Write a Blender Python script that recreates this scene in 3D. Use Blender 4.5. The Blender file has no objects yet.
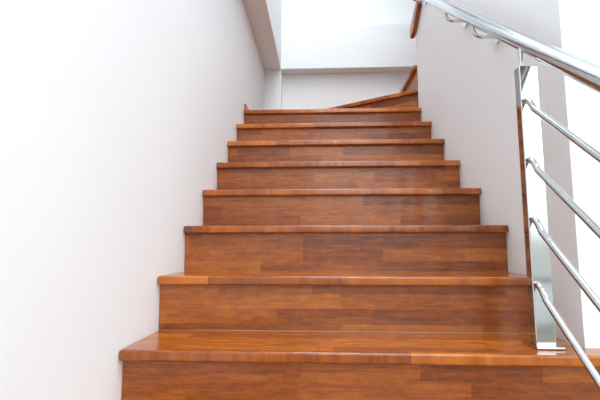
import bpy, math, bmesh
from mathutils import Vector
S=bpy.context.scene
ZC=0.947
R=0.171; D=0.235; Y1=1.062; Z1=ZC-0.263
XL,XR=-0.515,0.695
YB=3.77
def srgb(r,g,b):
    f=lambda c:(c/255/12.92) if c/255<=.04045 else ((c/255+.055)/1.055)**2.4
    return (f(r),f(g),f(b),1)
# ---------- materials
def paint(name,col,rough=.75,bump=.02):
    m=bpy.data.materials.new(name); m.use_nodes=True
    nt=m.node_tree; b=nt.nodes['Principled BSDF']
    b.inputs['Roughness'].default_value=rough
    tc=nt.nodes.new('ShaderNodeTexCoord'); n=nt.nodes.new('ShaderNodeTexNoise')
    n.inputs['Scale'].default_value=3; n.inputs['Detail'].default_value=3
    nt.links.new(tc.outputs['Object'],n.inputs['Vector'])
    mx=nt.nodes.new('ShaderNodeMix'); mx.data_type='RGBA'
    mx.inputs[6].default_value=col; mx.inputs[7].default_value=tuple(c*.97 for c in col[:3])+(1,)
    nt.links.new(n.outputs['Fac'],mx.inputs[0]); nt.links.new(mx.outputs[2],b.inputs['Base Color'])
    n2=nt.nodes.new('ShaderNodeTexNoise'); n2.inputs['Scale'].default_value=180
    nt.links.new(tc.outputs['Object'],n2.inputs['Vector'])
    bp=nt.nodes.new('ShaderNodeBump'); bp.inputs['Strength'].default_value=bump; bp.inputs['Distance'].default_value=.002
    nt.links.new(n2.outputs['Fac'],bp.inputs['Height']); nt.links.new(bp.outputs['Normal'],b.inputs['Normal'])
    return m
def wood(name,axis,dark=1.0,rough=.3,coat=.3,bw=.3):
    m=bpy.data.materials.new(name); m.use_nodes=True
    nt=m.node_tree; L=nt.links; b=nt.nodes['Principled BSDF']
    tc=nt.nodes.new('ShaderNodeTexCoord'); sp=nt.nodes.new('ShaderNodeSeparateXYZ')
    L.new(tc.outputs['Object'],sp.inputs[0])
    oi=nt.nodes.new('ShaderNodeObjectInfo')
    mu=nt.nodes.new('ShaderNodeMath'); mu.operation='MULTIPLY_ADD'; mu.inputs[1].default_value=7.3
    L.new(oi.outputs['Random'],mu.inputs[0]); L.new(sp.outputs['X'],mu.inputs[2])
    cb=nt.nodes.new('ShaderNodeCombineXYZ')
    L.new(mu.outputs[0],cb.inputs['X']); L.new(sp.outputs[axis],cb.inputs['Y']); L.new(oi.outputs['Random'],cb.inputs['Z'])
    br=nt.nodes.new('ShaderNodeTexBrick')
    br.inputs['Scale'].default_value=1; br.inputs['Brick Width'].default_value=bw; br.inputs['Row Height'].default_value=.047
    br.inputs['Mortar Size'].default_value=0.0; br.offset=.37; br.offset_frequency=3; br.squash=1.45; br.squash_frequency=2
    br.inputs['Color1'].default_value=(0,0,0,1); br.inputs['Color2'].default_value=(1,1,1,1)
    L.new(cb.outputs[0],br.inputs['Vector'])
    mp=nt.nodes.new('ShaderNodeMapping'); mp.inputs['Scale'].default_value=(4.5,80,1)
    L.new(cb.outputs[0],mp.inputs['Vector'])
    ad=nt.nodes.new('ShaderNodeVectorMath'); ad.operation='MULTIPLY_ADD'
    ad.inputs[1].default_value=(5,5,9); L.new(br.outputs['Color'],ad.inputs[0]); L.new(mp.outputs[0],ad.inputs[2])
    g=nt.nodes.new('ShaderNodeTexNoise'); g.inputs['Scale'].default_value=1.3; g.inputs['Detail'].default_value=8; g.inputs['Roughness'].default_value=.72; g.inputs['Distortion'].default_value=.6
    L.new(ad.outputs[0],g.inputs['Vector'])
    mp3=nt.nodes.new('ShaderNodeMapping'); mp3.inputs['Scale'].default_value=(1,2.0,1); L.new(cb.outputs[0],mp3.inputs['Vector'])
    n3=nt.nodes.new('ShaderNodeTexNoise'); n3.inputs['Scale'].default_value=24; n3.inputs['Detail'].default_value=5; n3.inputs['Roughness'].default_value=.7
    L.new(mp3.outputs[0],n3.inputs['Vector'])
    m1=nt.nodes.new('ShaderNodeMath'); m1.operation='MULTIPLY_ADD'; m1.inputs[1].default_value=.25; m1.inputs[2].default_value=-.18; L.new(br.outputs['Color'],m1.inputs[0])
    m2=nt.nodes.new('ShaderNodeMath'); m2.operation='MULTIPLY_ADD'; m2.inputs[1].default_value=.8; L.new(g.outputs['Fac'],m2.inputs[0]); L.new(m1.outputs[0],m2.inputs[2])
    m3=nt.nodes.new('ShaderNodeMath'); m3.operation='MULTIPLY_ADD'; m3.inputs[1].default_value=.48; L.new(n3.outputs['Fac'],m3.inputs[0]); L.new(m2.outputs[0],m3.inputs[2])
    cr=nt.nodes.new('ShaderNodeValToRGB'); e=cr.color_ramp.elements
    def c(r,g_,b_):
        k=srgb(r,g_,b_); return (k[0]*dark,k[1]*dark,k[2]*dark,1)
    e[0].position=.30; e[0].color=c(94,40,4)
    e[1].position=.84; e[1].color=c(204,120,36)
    x=e.new(.55); x.color=c(157,79,11)
    L.new(m3.outputs[0],cr.inputs[0]); L.new(cr.outputs[0],b.inputs['Base Color'])
    b.inputs['Roughness'].default_value=rough
    b.inputs['Coat Weight'].default_value=coat; b.inputs['Coat Roughness'].default_value=.08
    bp=nt.nodes.new('ShaderNodeBump'); bp.inputs['Strength'].default_value=.08; bp.inputs['Distance'].default_value=.002
    L.new(g.outputs['Fac'],bp.inputs['Height']); L.new(bp.outputs['Normal'],b.inputs['Normal'])
    return m
def steel():
    m=bpy.data.materials.new('polished_steel'); m.use_nodes=True
    nt=m.node_tree; b=nt.nodes['Principled BSDF']
    b.inputs['Metallic'].default_value=1; b.inputs['Base Color'].default_value=(.58,.61,.62,1)
    tc=nt.nodes.new('ShaderNodeTexCoord'); n=nt.nodes.new('ShaderNodeTexNoise'); n.inputs['Scale'].default_value=60
    nt.links.new(tc.outputs['Object'],n.inputs['Vector'])
    mr=nt.nodes.new('ShaderNodeMapRange'); mr.inputs[3].default_value=.05; mr.inputs[4].default_value=.11
    nt.links.new(n.outputs['Fac'],mr.inputs[0]); nt.links.new(mr.outputs[0],b.inputs['Roughness'])
    return m
M_wall=paint('white_wall_paint',srgb(239,243,246))
M_trim=paint('white_trim_paint',srgb(232,235,236),.6)
M_tread=wood('tread_wood','Y',.97,.24,.35,.42); M_riser_shaded=wood('riser_wood_shaded','Z',.78,.38,.25,.3)  # riser copy darkened: shade from overhead light put into its colour
M_steel=steel()
M_floor=paint('floor_tile',srgb(120,108,95),.3)
M_frame=paint('added_window_frame_paint',srgb(60,58,56),.5)  # dark frames of the added windows, for contrast in the steel
# ---------- helpers
def prism(name,pts,lo,hi,mat,axis='Z',parent=None,bevel=0,seg=2):
    me=bpy.data.meshes.new(name); bm=bmesh.new()
    def P(p,h):
        if axis=='Z': return (p[0],p[1],h)
        if axis=='X': return (h,p[0],p[1])
        return (p[0],h,p[1])
    a=[bm.verts.new(P(p,lo)) for p in pts]; b=[bm.verts.new(P(p,hi)) for p in pts]
    bm.faces.new(a); bm.faces.new(b); n=len(pts)
    for i in range(n): bm.faces.new((a[i],a[(i+1)%n],b[(i+1)%n],b[i]))
    bmesh.ops.recalc_face_normals(bm,faces=bm.faces[:]); bm.to_mesh(me); bm.free()
    o=bpy.data.objects.new(name,me); S.collection.objects.link(o); me.materials.append(mat)
    if parent: o.parent=parent
    if bevel:
        md=o.modifiers.new('bevel','BEVEL'); md.width=bevel; md.segments=seg; md.limit_method='ANGLE'
        for p in me.polygons: p.use_smooth=True
        w=o.modifiers.new('wn','WEIGHTED_NORMAL')
    return o
def box(name,x0,x1,y0,y1,z0,z1,mat,parent=None,bevel=0,seg=2):
    return prism(name,[(x0,y0),(x1,y0),(x1,y1),(x0,y1)],z0,z1,mat,'Z',parent,bevel,seg)
def empty(name,loc=(0,0,0)):
    e=bpy.data.objects.new(name,None); S.collection.objects.link(e); return e
def tube(name,pts,r,mat,parent=None):
    cu=bpy.data.curves.new(name,'CURVE'); cu.dimensions='3D'; cu.bevel_depth=r; cu.bevel_resolution=8; cu.use_fill_caps=True
    s=cu.splines.new('POLY'); s.points.add(len(pts)-1)
    for i,p in enumerate(pts): s.points[i].co=(*p,1)
    s.use_smooth=True
    o=bpy.data.objects.new(name,cu); S.collection.objects.link(o)
    cu.materials.append(mat)
    dg=bpy.context.evaluated_depsgraph_get(); me=bpy.data.meshes.new_from_object(o.evaluated_get(dg))
    bpy.data.objects.remove(o); me.name=name
    o=bpy.data.objects.new(name,me); S.collection.objects.link(o)
    if parent: o.parent=parent
    return o
def arc(p0,p1,p2,n=8):
    p0,p1,p2=map(Vector,(p0,p1,p2)); out=[]
    for i in range(n+1):
        t=i/n; out.append(tuple((1-t)**2*p0+2*t*(1-t)*p1+t*t*p2))
    return out
# ---------- staircase
st=empty('wooden_staircase')
TH=.028; OV=.028
def Yk(k): return Y1+(k-1)*D
def Zk(k): return Z1+(k-1)*R
g=.002
YE=1.145
XO=.80
for k in range(-2,8):
    y,z=Yk(k),Zk(k)
    yb=Yk(k+1)+OV
    if k<1:
        box(f'tread_{k+3}',XL+g,XO,y,yb,z-TH,z,M_tread,st,.006,3)
        box(f'riser_{k+3}',XL+g,XO-.004,y+OV,y+OV+.018,(z-R) if k>-2 else 0.0,z-TH,M_riser_shaded,st)
    elif k==1:
        prism(f'tread_{k+3}',[(XL+g,y),(XO,y),(XO,YE-g),(XR-g,YE-g),(XR-g,yb),(XL+g,yb)],z-TH,z,M_tread,'Z',st,.006,3)
        box(f'riser_{k+3}',XL+g,XO-.004,y+OV,y+OV+.018,z-R,z-TH,M_riser_shaded,st)
    else:
        box(f'tread_{k+3}',XL+g,XR-g,y,yb,z-TH,z,M_tread,st,.006,3)
        box(f'riser_{k+3}',XL+g,XR-g,y+OV,y+OV+.018,z-R,z-TH,M_riser_shaded,st)
# winder platform
XU=2.0
y8,z8=Yk(8),Zk(8)
YW=2.79
box('riser_11',XL+g,XR-g,y8+OV,y8+OV+.018,z8-R,z8-TH,M_riser_shaded,st)
prism('tread_11',[(XL+g,y8),(XR-g,y8),(XR-g,YB-g),(XL+g,YB-g)],z8-TH,z8,M_tread,'Z',st,.006,3)
z9=Zk(9); ang=math.atan2(.376,-.602)
px,py=.69,2.81
dx,dy=math.cos(ang),math.sin(ang)
tL=(px-(XL+.004))/-dx
ex,ey=px+dx*tL,py+dy*tL
prism('tread_12',[(px,py),(px,YB-g),(XL+.004,YB-g),(ex,ey)],z9-TH,z9,M_tread,'Z',st,.005,3)
nx,ny=-dy,dx
if ny<0: nx,ny=-nx,-ny
o=box('riser_12',0,tL-.03,-.018,0,z8,z9-TH,M_riser_shaded,st)
o.rotation_euler=(0,0,ang)
o.location=(px+nx*.025,py+ny*.025,0)
z10=Zk(10)
box('tread_13',.672,.672+.30,YW+.015,YB-g,z10-TH,z10,M_tread,st,.005,3)
box('riser_13',.672+.024,.715,YW+.015,YB-g,z9-TH,z10-TH,M_riser_shaded,st)
for i in range(1,4):
    zz=z10+i*R; xx=.672+i*.27
    box(f'riser_{13+i}',xx+.024,xx+.042,YW+.015,YB-g,zz-R,zz-TH,M_riser_shaded,st)
    box(f'tread_{13+i}',xx,xx+.30,YW+.015,YB-g,zz-TH,zz,M_tread,st,.005,3)
prism('stringer_side',[(Yk(-2)+.05,0),(YE-g,0),(YE-g,Zk(1)-TH-g),(Yk(1)+.05,Zk(1)-TH-g),(Yk(1)+.05,Zk(0)-TH-g),(Yk(0)+.05,Zk(0)-TH-g),(Yk(0)+.05,Zk(-1)-TH-g),(Yk(-1)+.05,Zk(-1)-TH-g),(Yk(-1)+.05,Zk(-2)-TH-g),(Yk(-2)+.05,Zk(-2)-TH-g)],XO-.03,XO-.006,M_trim,'X',st)
prism('wall_cap_board',[(2.84,ZC+1.49),(2.77,ZC+1.50),(2.60,ZC+1.605),(2.60,ZC+1.66),(2.84,ZC+1.56)],.662,.694,M_riser_shaded,'X',st,.003)
# ---------- shell
CE=5.2; XH=4.0; YH=-3.0
box('wall_left',XL-.15,XL,YH,YB+.3,0,CE,M_wall)
prism('wall_right',[(XR,YE),(XH,YE),(XH,YE+.12),(XR+.14,YE+.12),(XR+.14,YW),(XR,YW)],0,CE,M_wall,'Z')
box('wall_back',XL,XU+.15,YB+.12,YB+.3,0,CE,M_wall)
tb=empty('beam_back')
box('beam',XL,XU,YB,YB+.12,ZC+1.70,ZC+2.13,M_wall,tb,.004)
box('pilaster',XL,-.357,YB,YB+.12,0,ZC+1.70,M_wall,tb)
box('lower_wall',-.357,XU,YB,YB+.12,0,Zk(8)-.05,M_wall,tb)
box('beam_left',XL,-.357,.6,YB,ZC+1.69,CE,M_wall,None,.004)
box('wall_upper_right',XU,XU+.15,YE+.12,YB+.12,0,CE,M_wall)
box('floor',XL-.15,XH,YH,YE,-.1,0,M_floor)
box('ceiling',XL-.15,XH,YH,YB+.3,CE,CE+.1,M_wall)
def window(name,axis,pos,a0,a1,z0,z1,nv,nh):
    e=empty(name); t=.05
    def bar(n,u0,u1,w0,w1):
        if axis=='Y': box(n,u0,u1,pos-.04,pos+.04,w0,w1,M_frame,e)
        else: box(n,pos-.04,pos+.04,u0,u1,w0,w1,M_frame,e)
    for i in range(nv+1):
        u=a0+(a1-a0-t)*i/nv; bar(f'mullion_{i}',u,u+t,z0,z1)
    for i in range(nh+1):
        z=z0+(z1-z0-t)*i/nh; bar(f'rail_{i}',a0,a1,z,z+t)
def pierced(name,axis,lo,hi,a0,a1,wa0,wa1,z0,z1):
    e=empty(name)
    def b(n,u0,u1,w0,w1):
        if axis=='Y': box(n,u0,u1,lo,hi,w0,w1,M_wall,e)
        else: box(n,lo,hi,u0,u1,w0,w1,M_wall,e)
    b('left_part',a0,wa0,0,CE); b('right_part',wa1,a1,0,CE); b('sill_part',wa0,wa1,0,z0); b('header_part',wa0,wa1,z1,CE)
pierced('added_wall_front','Y',YH-.15,YH,XL-.15,XH,-.2,3.6,.5,4.6)  # unseen closing wall, added to give the steel something to reflect
window('added_window_1','Y',YH-.07,-.2,3.6,.5,4.6,3,2)  # added window out of view: lets sky in, dark bars for reflections
pierced('added_wall_hall_right','X',XH,XH+.15,YH-.15,YE+.12,-2.4,.5,.5,4.6)  # second unseen wall, added for contrast in the steel reflections
window('added_window_2','X',XH+.07,-2.4,.5,.5,4.6,2,2)  # also added out of view, for side light and reflections
box('baseboard_left',XL,XL+.014,y8+.03,YB-g,z8,z8+.055,M_riser_shaded,None,.002)
# ---------- railing
ra=empty('stainless_stair_railing')
PX=.592; t1=Zk(1)
box('post',PX-.026,PX+.026,1.135,1.165,t1+.006,ZC+.508,M_steel,ra,.003,3)
box('post_base_plate',PX-.036,PX+.036,1.112,1.19,t1,t1+.008,M_steel,ra,.003,3)
RS=.79
def railz(y): return ZC+1.052+(y-1.75)*RS
tube('handrail_support',[(PX-.012,1.15,ZC+.50),(PX-.012,1.15,railz(1.15)-.012)],.006,M_steel,ra)
RX=.60
tube('handrail',[(RX,.30,railz(.30)),(RX,2.95,railz(2.95))],.024,M_steel,ra)
for i,y in enumerate((1.53,1.84,2.5)):
    z=railz(y)
    pts=[(RX,y,z-.018)]+arc((RX,y,z-.035),(RX,y,z-.075),(RX+.04,y,z-.075))+[(XR-.004,y,z-.075)]
    tube(f'bracket_{i+1}',pts,.007,M_steel,ra)
    tube(f'bracket_flange_{i+1}',[(XR-.010,y,z-.075),(XR,y,z-.075)],.027,M_steel,ra)
BX=.576
for i,h in enumerate((.398,.230,.067,-.107)):
    z=ZC+h
    def bz(y): return z+(y-1.13)*.78
    pts=[(BX,1.14,z+.006)]+arc((BX,1.130,z+.006),(BX,1.112,z+.006),(BX,1.09,bz(1.09)),8)+[(BX,.32,bz(.32))]
    tube(f'bar_{i+1}',pts,.0085,M_steel,ra)
box('lower_post',PX-.026,PX+.026,.45,.48,Zk(-2),ZC+.521-.685*RS,M_steel,ra,.003,3)
# ---------- lights
w=bpy.data.worlds.new('world'); S.world=w; w.use_nodes=True
nt=w.node_tree; bg=nt.nodes['Background']; bg.inputs[1].default_value=4.0
tc=nt.nodes.new('ShaderNodeTexCoord'); sp=nt.nodes.new('ShaderNodeSeparateXYZ'); nt.links.new(tc.outputs['Generated'],sp.inputs[0])
cr=nt.nodes.new('ShaderNodeValToRGB'); nt.links.new(sp.outputs['Z'],cr.inputs[0]); nt.links.new(cr.outputs[0],bg.inputs[0])
e=cr.color_ramp.elements; e[0].position=0; e[0].color=(.22,.23,.22,1); e[1].position=.12; e[1].color=(.945,.98,1,1)
def area(name,loc,rot,sx,sy,e,col=(1,1,1)):
    l=bpy.data.lights.new(name,'AREA'); l.shape='RECTANGLE'; l.size=sx; l.size_y=sy; l.energy=e; l.color=col
    o=bpy.data.objects.new(name,l); S.collection.objects.link(o); o.location=loc; o.rotation_euler=[math.radians(a) for a in rot]; return o
area('fill_light_stairwell',(.1,2.1,CE-.05),(0,0,0),.9,1.6,50,(.97,.985,1))  # added overhead fill without a fixture, brightens the back of the stairwell
area('fill_light_hall',(1.0,-.6,CE-.05),(0,0,0),2,1.6,95,(.97,.985,1))  # added fill behind the stairs to lift the walls, not a known lamp
# ---------- camera
cd=bpy.data.cameras.new('camera'); cam=bpy.data.objects.new('camera',cd); S.collection.objects.link(cam)
cd.sensor_width=36; cd.lens=24.6; cd.clip_start=.02
cam.location=(0,0,ZC); cam.rotation_euler=(math.radians(90+6.5),0,math.radians(2.65))
S.camera=cam
S.view_settings.view_transform='Standard'
